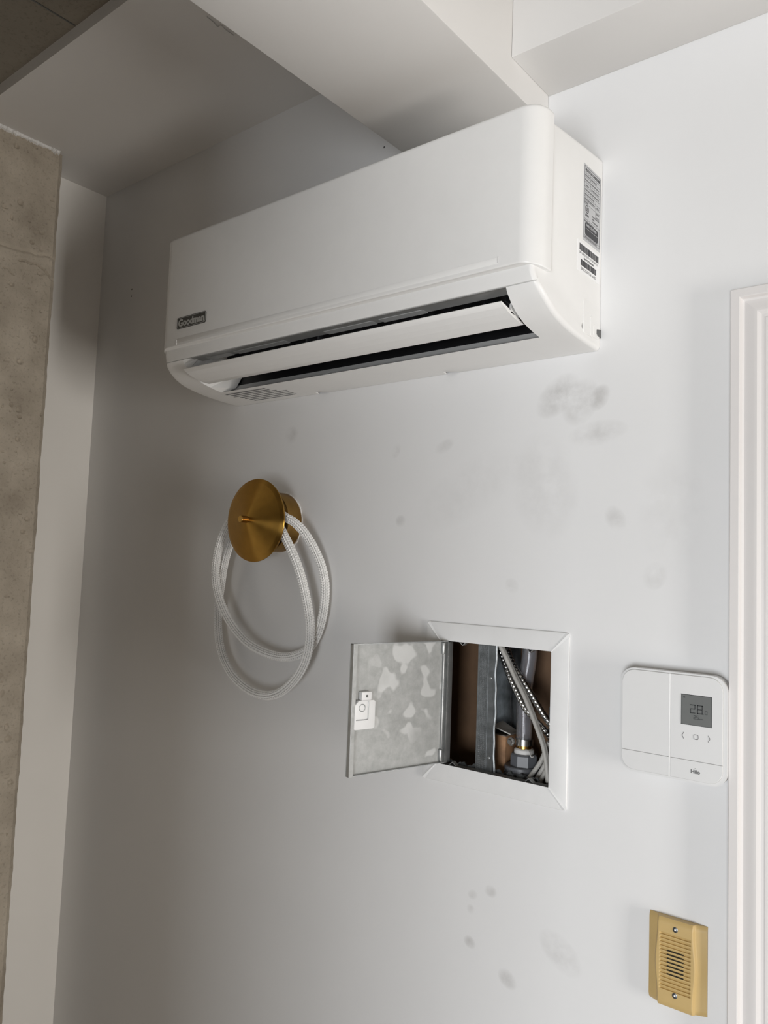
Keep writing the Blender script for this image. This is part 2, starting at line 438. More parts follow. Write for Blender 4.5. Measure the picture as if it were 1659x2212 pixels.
# ---- concrete column with chamfered arris, blow holes and a cold joint, all in relief
def column():
    xf, y0, y1 = -1.787, -.198, -.40
    ny, nz = 104, 1140
    Y = np.linspace(y0, y1, ny); Zv = np.linspace(0.30, 2.5778, nz)
    yy, zz = np.meshgrid(Y, Zv)
    D = np.zeros_like(yy)
    def smooth(n):
        r = rng.normal(size=(n, n)); return r
    for k in range(520):
        a = rng.uniform(y1, y0); b = rng.uniform(0.3, 2.57); big = rng.random() < .13
        r = rng.uniform(.004, .008) if big else rng.uniform(.0018, .0034)
        dep = rng.uniform(.003, .006) if big else rng.uniform(.0015, .003)
        e = rng.uniform(.7, 1.4)
        q = ((yy-a)/(r*e))**2 + ((zz-b)/(r/e))**2
        D -= dep*np.clip(1.15-q, 0, 1)
    def groove(poly, w, dep):
        nonlocal D
        best = np.full_like(yy, 9.0)
        for (a0, b0), (a1, b1) in zip(poly, poly[1:]):
            da, db = a1-a0, b1-b0; t = np.clip(((yy-a0)*da+(zz-b0)*db)/(da*da+db*db), 0, 1)
            best = np.minimum(best, np.hypot(yy-a0-t*da, zz-b0-t*db))
        D -= dep*np.clip(1-best/w, 0, 1)
    groove([(-.62, 2.302), (-.45, 2.308), (-.36, 2.304), (-.322, 2.306), (-.279, 2.307), (-.25, 2.312), (-.235, 2.309), (-.215, 2.316), (-.19, 2.315)], .006, .004)
    groove([(-.275, 2.283), (-.261, 2.287), (-.25, 2.284), (-.238, 2.289), (-.228, 2.285), (-.215, 2.280), (-.204, 2.270), (-.195, 2.262)], .003, .006)
    groove([(-.31, 2.255), (-.30, 2.257), (-.292, 2.248), (-.286, 2.246)], .0025, .004)
    groove([(-.26, 1.16), (-.25, 1.14), (-.256, 1.11)], .003, .004)
    # ragged top where it meets the ceiling
    D -= .005*np.clip(1-(2.5778-zz)/(.010+.006*np.sin(yy*90)+.004*np.sin(yy*231)), 0, 1)
    X = xf + D
    # arris wobble
    wob = .0006*np.sin(Zv*23)+.0005*np.sin(Zv*57+1)+.0004*np.sin(Zv*171)
    V = []; F = []
    for j in range(nz):
        for i in range(ny): V.append((X[j, i], yy[j, i], zz[j, i]))
        V.append((-1.797, -.186 + wob[j], Zv[j])); V.append((XL-.01, -.186 + wob[j], Zv[j]))
    w = ny + 2
    for j in range(nz-1):
        o = j*w
        for i in range(ny-1): F.append((o+i, o+i+1, o+w+i+1, o+w+i))
        F.append((o, o+w, o+w+ny, o+ny)); F.append((o+ny, o+w+ny, o+w+ny+1, o+ny+1))
    me = bpy.data.meshes.new('wall_column'); me.from_pydata(V, [], F); me.update()
    shade(me, 30)
    o = link('wall_column', me, m_conc)
    bm2 = bmesh.new(); box(bm2, XL, xf, -.62, -.187, ZF, .30); box(bm2, XL, xf, -.62, y1, .30, 2.5778)
    finish('column_foot', bm2, m_conc, o)
    return struct(o, 'rough pitted concrete column with a crack near its top, at the left edge')
col = column()
# crumbled white plaster bead along the column top
V = []; F = []; n = 90
for i in range(n):
    y = -.20 - .20*i/(n-1); w = .003 + .003*rng.random() + (.003 if rng.random() < .2 else 0)
    for (dx, dz) in ((-.002, -.0001), (w, -.0001), (w*.6, -w*1.0), (-.004, -w*1.6)): V.append((-1.787+dx, y, 2.5778+dz))
    if i:
        o = 4*(i-1)
        for k in range(3): F.append((o+k, o+k+1, o+k+5, o+k+4))
me = bpy.data.meshes.new('plaster_bead'); me.from_pydata(V, [], F); me.update(); link('plaster_bead', me, m_plaster, col)

# ---- door casing on the right
PROF = [(0, 0), (0, .0165), (.001, .0175), (.0112, .0175), (.0122, .0170), (.0140, .0115), (.0165, .0100), (.022, .0112), (.028, .0125), (.0325, .0125), (.0350, .0112), (.0375, .0095),
        (.0415, .0092), (.0425, .0098), (.055, .0095), (.060, .0075), (.060, 0)]
XC, ZC = -.2975, 1.9945
def casing(name, pathfn):
    bm = bmesh.new()
    A = [bm.verts.new(pathfn(s, t, 0)) for s, t in PROF]; B = [bm.verts.new(pathfn(s, t, 1)) for s, t in PROF]
    for i in range(len(PROF)-1): bm.faces.new((A[i], A[i+1], B[i+1], B[i]))
    bm.faces.new(A); bm.faces.new(B)
    return finish(name, bm, m_trim, smooth=True, angle=25)
c1 = casing('trim_1', lambda s, t, e: (XC+s, -t, (ZF if e == 0 else ZC-s))); struct(c1, 'white moulded upright door casing at the right edge')
XC2 = DX1 + .0615
c2 = casing('trim_2', lambda s, t, e: ((XC+s if e == 0 else XC2-s), -t, ZC-s)); struct(c2, 'white moulded head casing over the door at the right edge')
c3 = casing('trim_3', lambda s, t, e: (XC2-s, -t, (ZF if e == 0 else ZC-s))); struct(c3)
bm = bmesh.new()
for d in ((DX0-.02, DX0, 0.0, .11, ZF, DZ1+.02), (DX1, DX1+.02, 0.0, .11, ZF, DZ1+.02), (DX0, DX1, 0.0, .11, DZ1, DZ1+.02)): box(bm, *d)
struct(finish('trim_4', bm, m_trim))
d1 = struct(boxobj('door_1', (DX0+.003, DX1-.003, .03, .07, ZF+.005, DZ1-.003), m_trim, bev=.002))
# caulk nick on the head casing
boxobj('caulk_nick', (-.271, -.266, -.006, .0, 1.9942, 1.9975), m_lipdark, c2, bev=.0008)

# chipped plaster behind the lamp canopy
LX, LZ = -1.167, 1.6885
pts = []
for i in range(96):
    t = 2*math.pi*i/96; r = .0605 + .0020*abs(math.sin(3.1*t+.4))*random.random() + .0012*random.random()
    pts.append((LX + r*math.cos(t), LZ + r*math.sin(t)))
bm = bmesh.new(); prism(bm, pts, -.0014, .0, 1); finish('plaster_patch', bm, m_plaster, wb)

# ------------------------------------------------------------------ air conditioner
X0, X1 = -1.325, -.490
ac = thing('air_conditioner', 'white wall-mounted split air conditioner with its louver partly open', 'air conditioner', (-.9075, 0, 1.945))
XO0, XO1 = -1.2627, -.543
OUT = [(-.0005, 2.245), (-.06, 2.2395), (-.165, 2.228), (-.166, 2.10), (-.170, 2.0225), (-.1970, 2.0215), (-.1972, 2.016), (-.1965, 2.008), (-.1925, 1.9956),
       (-.1885, 1.9950), (-.1915, 1.9942), (-.187, 1.9868), (-.1765, 1.9768), (-.163, 1.9678), (-.150, 1.9618), (-.138, 1.9574), (-.122, 1.9540), (-.106, 1.9512), (-.092, 1.9494)]
TAIL = [(-.0746, 1.9476), (-.0347, 1.9452), (-.012, 1.9443), (-.0005, 1.9440)]
TOPI = 10           # index in OUT where the opening starts
def inset(p, d):
    y, z = p
    zc, yc = 2.10, -.10
    if y > -.004: return (y, z + (d if z < zc else -d))
    vy, vz = yc-y, zc-z
    # inward mostly perpendicular to the shell
    if z > 2.20: return (y, z-d)
    if y < -.19: return (y+d, z + d*.3)
    return (y + d*.35, z + d)
def stations(rev):
    xs = []
    r = .0065
    for k in range(7):
        t = math.pi/2*k/6
        xs.append((r*(1-math.sin(t)) if False else r*(1-math.cos(t)), r*(1-math.sin(t))))
    return xs          # (distance from the end face, inset)
def loft(bm, rows, close=False):
    R = [[bm.verts.new(p) for p in row] for row in rows]
    for A, B in zip(R, R[1:]):
        for i in range(len(A)-1): bm.faces.new((A[i], A[i+1], B[i+1], B[i]))
    return R
bm = bmesh.new()
FULL = OUT + TAIL
def end_rows(xe, sgn, xin):
    rows = []
    def tuck(p):
        if p[0] > -.150: return 0.0
        t = min(1, max(0, (p[1]-1.966)/.046)); return .0095*t*t*(3-2*t) if p[1] < 2.0218 else 0.0
    for dx, ins in stations(0): rows.append([(xe + sgn*(dx+tuck(p)), *inset(p, ins)) for p in FULL])
    rows.append([(xe + sgn*.020, *p) for p in FULL])
    rows.append([(xin, *p) for p in FULL])
    return rows
rowsR = end_rows(X1, -1, XO1); rowsL = end_rows(X0, 1, XO0)
R = loft(bm, rowsR); bm.faces.new(R[0])
L = loft(bm, rowsL); bm.faces.new(L[0])
# middle: top part down to the opening, then the bottom strip with two clip notches
loft(bm, [[(x, *p) for p in OUT[:TOPI+1]] for x in (XO0, XO1)])
nst = []
for a, b in ((-1.0738, -1.0466), (-.768, -.744)): nst += [(a-.0005, 0), (a, 1), (a+.010, 1), (b, 0)]
xs = [(XO0, 0)] + nst + [(XO1, 0)]
BOT = [OUT[-1]] + TAIL
rows = []
for x, k in xs:
    row = [(x, *p) for p in BOT]
    if k:
        row[-1] = (x, -.008, 1.9470); row[-2] = (x, -.0120, 1.9443)
    rows.append(row)
loft(bm, rows)
bmesh.ops.remove_doubles(bm, verts=bm.verts, dist=1e-6)
housing = finish('housing', bm, m_abs_satin, ac, smooth=True, angle=28)

# outlet pocket
SURF = OUT[TOPI:]                      # surface curve across the opening
PK = [(-.1915, 1.9942), (-.186, 1.9975), (-.172, 1.9985), (-.160, 2.0085), (-.12, 2.040), (-.07, 2.035), (-.052, 2.00), (-.060, 1.968), (-.092, 1.9494)]
PK[-2] = (-.074, 1.9600)
# flared cheeks
for xe, xi, nm in ((XO0, XO0+.024, 'outlet_cheek'), (XO1, XO1-.003, 'outlet_cheek')):
    bm = bmesh.new()
    A = [bm.verts.new((xe, *p)) for p in SURF]
    B = [bm.verts.new((xi, *p)) for p in PK[1:-1]]
    Bf = [bm.verts.new((xi, *PK[0]))] + B + [bm.verts.new((xi, *PK[-1]))]
    m_ = len(Bf)
    for i in range(len(A)-1):
        j = round(i*(m_-1)/(len(A)-1)); j2 = round((i+1)*(m_-1)/(len(A)-1))
        if j2 > j: bm.faces.new((A[i], A[i+1], Bf[j2], Bf[j]))
        else: bm.faces.new((A[i], A[i+1], Bf[j]))
    finish(nm, bm, m_abs_satin, ac)
def strip(name, pts, m, par=ac, x0=XO0, x1=XO1, sm=True):
    bm = bmesh.new(); loft(bm, [[(x, *p) for p in pts] for x in (x0, x1)])
    return finish(name, bm, m, par, smooth=sm, angle=40)
strip('outlet_rail', [(-.1915, 1.9942), (-.1890, 1.9954), (-.1770, 1.9958)], m_abs_grey)
strip('outlet_rail', [(-.1770, 1.9958), (-.1766, 1.9966), (-.1560, 1.9976)], m_abs_grey)
strip('outlet_lining', [(-.1560, 1.9976), (-.152, 2.010), (-.12, 2.040), (-.07, 2.035), (-.052, 2.00), (-.066, 1.9670)], m_black)
strip('outlet_lip', [(-.066, 1.9670), (-.074, 1.9585), (-.082, 1.9522), (-.092, 1.9494)], m_abs_satin)
# unseen box added inside so that no light shines through
bm = bmesh.new(); box(bm, X0+.012, X1-.012, -.155, -.004, 2.05, 2.222); finish('inner_light_block', bm, m_black, ac)
# moulded pointer on the lower lip
bm = bmesh.new()
for (a, b) in (((-.9905, -.0915, 1.9489), (-.9905, -.0800, 1.9530)), ((-.9905, -.0800, 1.9530), (-.978, -.0725, 1.9590)), ((-.978, -.0725, 1.9590), (-.962, -.0725, 1.9590)), ((-.962, -.0725, 1.9590), (-.962, -.0915, 1.9489)), ((-.962, -.0915, 1.9489), (-.9905, -.0915, 1.9489))):
    a, b = Vector(a), Vector(b); d = (b-a).normalized(); s = d.cross(Vector((0, -.4, -1))).normalized()*.0007
    up = Vector((0, -.35, -.9))*.0006
    vv = [bm.verts.new(a+s+up), bm.verts.new(b+s+up), bm.verts.new(b-s+up), bm.verts.new(a-s+up)]
    ww = [bm.verts.new(v.co-up*2) for v in vv]
    bm.faces.new(vv); bm.faces.new(ww[::-1])
    for i in range(4): bm.faces.new((vv[i], vv[(i+1) % 4], ww[(i+1) % 4], ww[i]))
finish('moulded_pointer', bm, m_abs_satin, ac)
# vertical air vanes deep in the outlet
for i in range(18):
    x = XO0 + .05 + i*.037
    bm = bmesh.new(); prism(bm, [(-.125, 2.002), (-.115, 2.028), (-.080, 2.026), (-.085, 1.998)], x, x+.0016, 0)
    finish('air_vane', bm, m_vane, ac)
for x in (-.963, -.935):
    boxobj('vane_linkage', (x, x+.004, -.156, -.146, 1.988, 2.003), m_vane, ac, bev=.0006)
# raised segments on the rail
for a, b in ((-1.215, -1.15), (-1.135, -1.00), (-.905, -.80), (-.785, -.70)):
    boxobj('rail_segment', (a, b, -.1720, -.1565, 1.9958, 1.9972), m_abs_rail, ac)
# louver
LV = [(-.1950, 1.9735), (-.1860, 1.9688), (-.1740, 1.9643), (-.1600, 1.9608), (-.1450, 1.9587), (-.1310, 1.9580)]
def louver():
    bm = bmesh.new(); n = len(LV)
    out, inn = [], []
    for i, p in enumerate(LV):
        a = LV[max(0, i-1)]; b = LV[min(n-1, i+1)]
        ty, tz = b[0]-a[0], b[1]-a[1]; l = math.hypot(ty, tz); ny_, nz_ = -tz/l, ty/l
        th = .0045*math.sin(math.pi*(i+.35)/(n-.3))+.0012
        out.append(p); inn.append((p[0]+ny_*th, p[1]+nz_*th))
    ring = out + inn[::-1]
    prism(bm, ring, -1.2545, -.5475, 0)
    bevel(bm, .0008, 2)
    return finish('louver', bm, m_abs_satin, ac, smooth=True, angle=40)
lv = louver()
# louver end bracket
bm = bmesh.new()
ring = [(-.150+.010*math.cos(t)*1.1, 1.975+.0095*math.sin(t)) for t in np.linspace(-.3, math.pi+.3, 12)]
prism(bm, [(-.168, 1.9655), (-.167, 1.975)] + [(-.157+.010*math.cos(t), 1.9762+.008*math.sin(t)) for t in np.linspace(math.pi, 0, 9)] + [(-.143, 1.9655)], -.5510, -.5475, 0)
finish('louver_bracket', bm, m_abs_satin, lv, smooth=True)
boxobj('hinge_pin', (-.5475, -.5435, -.158, -.150, 1.970, 1.978), m_abs_grey, lv, bev=.001)

# front panel
def panel():
    r = .030; yf, yb = -.205, -.166
    plan = [(X1+.0015, yb)]
    for k in range(13):
        t = math.radians(90*k/12); plan.append((X1+.0015-r + r*math.cos(t), yf+r - r*math.sin(t)))
    left = [(2*(X0+X1)/2-p[0], p[1]) for p in plan[::-1]]
    plan = plan + left
    bm = bmesh.new(); rows = []
    nP = len(plan)
    cxm = (X0+X1)/2
    def ringrow(z, ins):
        out = []
        for x, y in plan:
            sx = 1 if x > cxm else -1
            out.append((x - sx*ins*(1 if y > yf+r*.5 else .6), min(y+ins, yb) if y < yb-.001 else y, z))
        return out
    zt, zb = 2.2405, 2.0195
    for k in range(6):
        t = math.radians(90*k/5); rows.append(ringrow(zb + .003*(1-math.sin(t)), .003*(1-math.cos(t))) if False else ringrow(zb+.002*(1-math.cos(t)), .002*(1-math.sin(t))))
    rows.append(ringrow(zb+.0045, 0)); rows.append(ringrow(zt-.0085, 0))
    for k in range(7):
        t = math.radians(90*k/6); rows.append(ringrow(zt-.006*(1-math.sin(t)), .006*(1-math.cos(t))))
    # the lower edge dips a little towards both ends
    rr = []
    for j, row in enumerate(rows):
        if j < 7:
            q = []
            for (x, y, z) in row:
                e = min(x-X0, X1-x); q.append((x, y, z - .006*max(0, 1-max(0, e)/.05)**2))
            row = q
        rr.append(row)
    R = [[bm.verts.new(p) for p in row] for row in rr]
    for A, B in zip(R, R[1:]):
        for i in range(nP): bm.faces.new((A[i], A[(i+1) % nP], B[(i+1) % nP], B[i]))
    bm.faces.new(R[0]); bm.faces.new(R[-1])
    return finish('front_panel', bm, m_abs, ac, smooth=True, angle=40)
fp = panel()
# clear strip along the lower edge of the panel and its end ticks
boxobj('panel_strip', (-1.266, -.549, -.2054, -.2049, 2.0245, 2.0330), m_abs, fp, bev=.0002)
boxobj('strip_end', (-1.2675, -1.2660, -.2058, -.2049, 2.0215, 2.0310), m_groove, fp)
boxobj('strip_end', (-.5490, -.5482, -.2056, -.2049, 2.0250, 2.0345), m_line, fp)
# maker's badge
badge = finish('badge', (lambda b: (prism(b, rrect(-1.2675, -1.1790, 2.0512, 2.0735, .004, 5), -.2058, -.2049, 1), b)[1])(bmesh.new()), m_badge, fp)
badge['label'] = 'small dark Goodman badge'
def outline(name, pts, w, y0, y1, m, par):
    bm = bmesh.new(); n = len(pts); cx_ = sum(p[0] for p in pts)/n; cz_ = sum(p[1] for p in pts)/n
    inn = []
    for i, p in enumerate(pts):
        a, b = pts[i-1], pts[(i+1) % n]; tx, tz = b[0]-a[0], b[1]-a[1]; l = math.hypot(tx, tz) or 1
        inn.append((p[0]-tz/l*w, p[1]+tx/l*w))
    V4 = []
    for i in range(n): V4.append([bm.verts.new((pts[i][0], y1, pts[i][1])), bm.verts.new((inn[i][0], y1, inn[i][1])), bm.verts.new((inn[i][0], y0, inn[i][1])), bm.verts.new((pts[i][0], y0, pts[i][1]))])
    for i in range(n):
        A, B = V4[i], V4[(i+1) % n]
        for k in range(4): bm.faces.new((A[k], A[(k+1) % 4], B[(k+1) % 4], B[k]))
    return finish(name, bm, m, par)
textobj('badge_lettering', 'Goodman', .016, (-1.2232, -.2059, 2.0624), (1, 0, 0), (0, 0, 1), m_silver, fp, extrude=.0002, bold=.0006, width=.079, height=.0148)
outline('badge_border', rrect(-1.2662, -1.1803, 2.0525, 2.0722, .0035, 5), .0006, -.2061, -.2056, m_silver, fp)

# small print on the underside
for i in range(7):
    y = -.080 + i*.0095
    if i in (2,): w0, w1 = -1.262, -1.135
    else: w0, w1 = -1.265+.004*i, (-1.150 if i < 2 else -1.118)
    bm = bmesh.new(); x = w0
    zz = 1.9480 - .0026*(i/6.0)
    def zb_(y):
        P_ = [OUT[-1]] + TAIL
        for (a, za), (b, zb2) in zip(P_, P_[1:]):
            if a <= y <= b: return za + (zb2-za)*(y-a)/(b-a)
        return 1.9494
    while x < w1:
        l = random.uniform(.002, .007); h = .0048 if i < 2 else .0036
        z_ = min(zb_(y), zb_(y+h)) - .0003
        box(bm, x, x+l, y, y+h, z_, z_+.0002); x += l + .0012
    finish('warning_print', bm, m_printg, ac)

# right side: rating label, serial label, knock-out outlines, painted shade of the pipe notch
XS = X1 + .0004
rl = boxobj('rating_label', (X1-.0002, XS, -.0660, -.0062, 2.0945, 2.2110), m_label, ac)
rl['label'] = 'silver rating label on the side'
def side_box(name, y0, y1, z0, z1, m, par, d=.0002): return boxobj(name, (XS-.0001, XS+d, y0, y1, z0, z1), m, par)
def side_prints(name, rects, m, par):
    bm = bmesh.new()
    for (y0, y1, z0, z1) in rects: box(bm, XS-.0001, XS+.00025, y0, y1, z0, z1)
    return finish(name, bm, m, par)
ly0, ly1, lz0, lz1 = -.0640, -.0085, 2.0985, 2.2080
w = .0006
rules = [(ly0, ly1, lz1-w, lz1), (ly0, ly1, lz0, lz0+w), (ly0, ly0+w, lz0, lz1), (ly1-w, ly1, lz0, lz1)]
zrow = [2.1980, 2.1915, 2.1835, 2.1765, 2.1690, 2.1620, 2.1560, 2.1510]
for z in zrow: rules.append((ly0, ly1, z, z+.0004))
rules += [(-.044, -.0436, 2.176, 2.198), (-.024, -.0236, 2.1400, 2.1690), (ly0, ly1, 2.1280, 2.1284), (ly0, ly1, 2.1030, 2.1034)]
side_prints('rule_lines', rules, m_printg, rl)
words = []
def dash(y0, y1, z, h):
    y = y0
    while y < y1:
        l = random.uniform(.0012, .0034); words.append((y, min(y+l, y1), z, z+h)); y += l+.0008
for z, a, b in ((2.1935, -.062, -.047), (2.1935, -.042, -.022), (2.1865, -.062, -.047), (2.1865, -.042, -.014), (2.1785, -.060, -.049), (2.1785, -.040, -.014),
                (2.1715, -.062, -.014), (2.1645, -.062, -.030), (2.1575, -.062, -.028), (2.1575, -.021, -.013), (2.1525, -.062, -.050), (2.1480, -.021, -.013), (2.1420, -.021, -.013),
                (2.1390, -.036, -.012), (2.1350, -.036, -.028), (2.1310, -.034, -.016), (2.1240, -.062, -.030), (2.1000, -.060, -.018)):
    dash(a, b, z, .0020)
side_prints('small_print', words, m_printg, rl)['kind'] = 'stuff'
textobj('label_title', 'SPLIT TYPE AIR CONDITIONER', .005, (XS+.0001, -.0362, 2.2030), (0, 1, 0), (0, 0, 1), m_print, rl, .0001, .0001, width=.050, height=.0042)
ring = [(-.0540+.0058*math.cos(t), 2.1440+.0062*math.sin(t)) for t in np.linspace(0, 2*math.pi, 24, endpoint=False)]
bm = bmesh.new()
for i in range(24):
    a, b = ring[i], ring[(i+1) % 24]
    q = lambda p: (-.0540+(p[0]+.0540)*.80, 2.1440+(p[1]-2.1440)*.80)
    bm.faces.new([bm.verts.new((XS+.0003, *p)) for p in (a, b, q(b), q(a))])
finish('listing_ring', bm, m_print, rl)
textobj('listing_mark', 'UL', .006, (XS+.0001, -.0540, 2.1440), (0, 1, 0), (0, 0, 1), m_print, rl, .0001, .0001, width=.0052, height=.0056)
textobj('listing_word', 'LISTED', .004, (XS+.0001, -.0535, 2.1345), (0, 1, 0), (0, 0, 1), m_print, rl, .0001, .0001, width=.0120, height=.0030)
bm = bmesh.new(); prism(bm, rrect(-.0595, -.0150, 2.1045, 2.1240, .004, 4), XS-.0001, XS+.0003, 0); finish('certified_mark', bm, m_print, rl)
textobj('certified_lettering', 'AHRI CERTIFIED', .004, (XS+.0003, -.0385, 2.1200), (0, 1, 0), (0, 0, 1), m_label, rl, .0001, .0001, width=.036, height=.0038)
side_prints('certified_rule', [(-.058, -.017, 2.1140, 2.1144)], m_label, rl).location.x = .0004
sl = boxobj('serial_label', (X1-.0002, XS, -.0835, -.0070, 2.0440, 2.0895), m_labelw, ac)
sl['label'] = 'white barcode sticker on the side'
def barcode(y0, y1, z0, z1, seed):
    r_ = random.Random(seed); out = []; y = y0
    while y < y1:
        b = r_.choice((.0004, .0006, .0010, .0014)); out.append((y, min(y+b, y1), z0, z1)); y += b + r_.choice((.0004, .0006, .0009))
    return side_prints('barcode', out, m_print, sl)
barcode(-.0770, -.0115, 2.0755, 2.0855, 3); barcode(-.0720, -.0185, 2.0540, 2.0630, 8)
textobj('serial_lettering', 'SN 0403229711340130112', .004, (XS+.0001, -.0450, 2.0722), (0, 1, 0), (0, 0, 1), m_printg, sl, .0001, 0, width=.064, height=.0034)
textobj('serial_lettering', 'GOODMAN', .004, (XS+.0001, -.0450, 2.0668), (0, 1, 0), (0, 0, 1), m_print, sl, .0001, .0001, width=.034, height=.0032)
textobj('serial_lettering', 'SN 2501761682', .004, (XS+.0001, -.0452, 2.0495), (0, 1, 0), (0, 0, 1), m_printg, sl, .0001, 0, width=.052, height=.0042)
for i, (a, b, zt_, zb_2) in enumerate(((-.0590, -.0050, 2.0085, 1.9570), (-.0360, -.0050, 1.9890, 1.9580), (-.0262, -.0050, 1.9790, 1.9600))):
    bm = bmesh.new(); prism(bm, rrect(a, b, zb_2, zt_, .005, 5), X1-.001, X1+.0006*(i+1), 0); bevel(bm, .00025, 1)
    finish('knockout_panel', bm, m_abs_satin, ac, smooth=True, angle=30)
bm = bmesh.new(); prism(bm, [(-.016, 1.9655), (-.012, 1.9630), (-.0008, 1.9625), (-.0008, 1.9752), (-.014, 1.9730), (-.016, 1.9720)], X1-.0005, X1+.0023, 0)
finish('notch_shade', bm, m_lipdark, ac)  # dark block painted in for the shade inside the notch

# ------------------------------------------------------------------ brass wall lamp
lamp = thing('wall_lamp', 'brushed brass cone wall lamp below the air conditioner', 'lamp', (LX, 0, LZ))
bm = bmesh.new(); lathe(bm, [(0, .060), (-.0345, .060), (-.0362, .0592), (-.037, .0575), (-.0365, .052)], (LX, 0, LZ), 1, 96); finish('canopy', bm, m_brass_dark, lamp, smooth=True)
bm = bmesh.new(); lathe(bm, [(-.036, .020), (-.0715, .020)], (LX, 0, LZ), 1, 40); finish('neck', bm, m_neck, lamp, smooth=True)
bm = bmesh.new(); lathe(bm, [(-.0660, .0790), (-.0670, .0812), (-.0690, .0820), (-.0702, .0815), (-.0735, .0740), (-.0738, .0730), (-.0790, .0540), (-.0850, .0322), (-.0920, .0068), (-.0925, .0005)], (LX, 0, LZ), 1, 128, caps=False)
finish('shade', bm, m_spun, lamp, smooth=True, angle=25)['label'] = 'shallow brass cone'
bm = bmesh.new(); lathe(bm, [(-.0660, .0790), (-.0660, .0200)], (LX, 0, LZ), 1, 96, caps=False); finish('shade_back', bm, m_neck, lamp)
bm = bmesh.new(); lathe(bm, [(-.090, .0068), (-.1072, .0068), (-.1082, .0058)], (LX, 0, LZ), 1, 40); finish('knob', bm, m_brass, lamp, smooth=True, angle=30)
bm = bmesh.new(); lathe(bm, [(.058, .003), (.0635, .003), (.0640, .002)], (LX, -.014, LZ-.006), 0, 20); finish('set_screw', bm, m_brass, lamp, smooth=True)

L1 = [(-1.1008,-.05,1.6944),(-1.0835,-.046,1.6861),(-1.0639,-.038,1.6677),(-1.044,-.03,1.6392),(-1.0279,-.024,1.6067),(-1.019,-.021,1.5743),(-1.0176,-.02,1.5437),(-1.0217,-.02,1.5089),(-1.0315,-.021,1.4757),(-1.0488,-.022,1.4498),(-1.072,-.024,1.4351),(-1.1058,-.028,1.4259),(-1.1413,-.032,1.4269),(-1.175,-.036,1.4339),(-1.2056,-.041,1.4465),(-1.2308,-.046,1.4653),(-1.2536,-.051,1.4889),(-1.2713,-.055,1.5155),(-1.2846,-.058,1.5459),(-1.2911,-.06,1.5791),(-1.2881,-.061,1.6128),(-1.2796,-.061,1.6443),(-1.2675,-.060,1.6712),(-1.248,-.058,1.6960)]
L2 = [(-1.2582,-.045,1.6744),(-1.2688,-.043,1.6475),(-1.2812,-.041,1.6226),(-1.2917,-.039,1.5931),(-1.2986,-.037,1.5612),(-1.3042,-.036,1.5292),(-1.3072,-.035,1.4951),(-1.3046,-.034,1.4614),(-1.2962,-.033,1.4283),(-1.2794,-.032,1.3986),(-1.2537,-.032,1.3748),(-1.2179,-.033,1.3573),(-1.1794,-.035,1.3483),(-1.1397,-.037,1.3493),(-1.1036,-.039,1.3613),(-1.072,-.041,1.3836),(-1.0472,-.043,1.4108),(-1.0317,-.045,1.4425),(-1.027,-.046,1.475),(-1.0293,-.047,1.505),(-1.039,-.048,1.5407),(-1.0517,-.049,1.5768),(-1.0688,-.05,1.6111),(-1.0873,-.051,1.6398),(-1.1025,-.052,1.6606),(-1.1165,-.0525,1.6800)]
path = [(-1.172, -.048, 1.7168), (-1.140, -.049, 1.7120)] + L1 + [(-1.218, -.055, 1.7220), (-1.180, -.053, 1.7338), (-1.145, -.053, 1.7250), (-1.127, -.0528, 1.7010)] + L2[::-1] + [(-1.235, -.046, 1.7020), (-1.205, -.047, 1.7160), (-1.176, -.048, 1.7168)]
def braid(s, u):
    N = 10; p = .0050
    c = np.floor(u*N); t = u*N - c
    sg = np.where(c % 2 == 0, 1.0, -1.0)
    ph = s/p + sg*(t-.5)*.85 + .5*(c % 2 == 0)*0
    f = ph - np.floor(ph)
    h = (np.clip(np.sin(np.pi*f), 0, 1)**.55)*(np.clip(np.sin(np.pi*t), 0, 1)**.7)
    return .0064 + .0026*h
rope = sweep('rope_light', path, braid, m_rope, None, nu=90, ds=.00058)
rope.data.polygons.foreach_set('use_smooth', [True]*len(rope.data.polygons))
core = sweep('rope_core', path, .0072, m_core, rope, nu=16, ds=.004)
tag(rope, 'white braided rope light looped twice over the brass wall lamp', 'rope light')

# ------------------------------------------------------------------ access panel
FX0, FX1, FZ0, FZ1 = -.7925, -.5285, 1.2540, 1.5165
IX0, IX1, IZ0, IZ1 = -.7635, -.5585, 1.2830, 1.4860
ap = thing('access_panel', 'white framed access panel set in the wall with its metal door swung open', 'access panel', (-.660, 0, 1.2540))
g = .0005
def rail(o1, o2, i2, i1):
    bm = bmesh.new()
    cxm, czm = (FX0+FX1)/2, (FZ0+FZ1)/2
    def ring(y, sh):
        out = []
        for (x, z) in (o1, o2, i2, i1):
            out.append(bm.verts.new((x, y, z)))
        return out
    back = [bm.verts.new((x, -.0002, z)) for x, z in (o1, o2, i2, i1)]
    # slim rolled rim outside, flat face inside
    def lerp(a, b, t): return (a[0]+(b[0]-a[0])*t, a[1]+(b[1]-a[1])*t)
    rows = [back[:2]]
    for t, y in ((0.0, -.0022), (.03, -.0032), (.06, -.0034), (.90, -.0030), (1.0, -.0026)):
        p, q = lerp(o1, i1, t), lerp(o2, i2, t)
        rows.append([bm.verts.new((p[0], y, p[1])), bm.verts.new((q[0], y, q[1]))])
    rows.append([back[3], back[2]])
    for A, B in zip(rows, rows[1:]): bm.faces.new((A[0], A[1], B[1], B[0]))
    bm.faces.new([r_[0] for r_ in rows]); bm.faces.new([r_[1] for r_ in rows])
    return finish('frame_rail', bm, m_frame, ap, smooth=True, angle=30)
c_ = .007   # clipped outer corners
rail((FX0+c_, FZ1), (FX1-c_, FZ1), (IX1-g, IZ1), (IX0+g, IZ1))
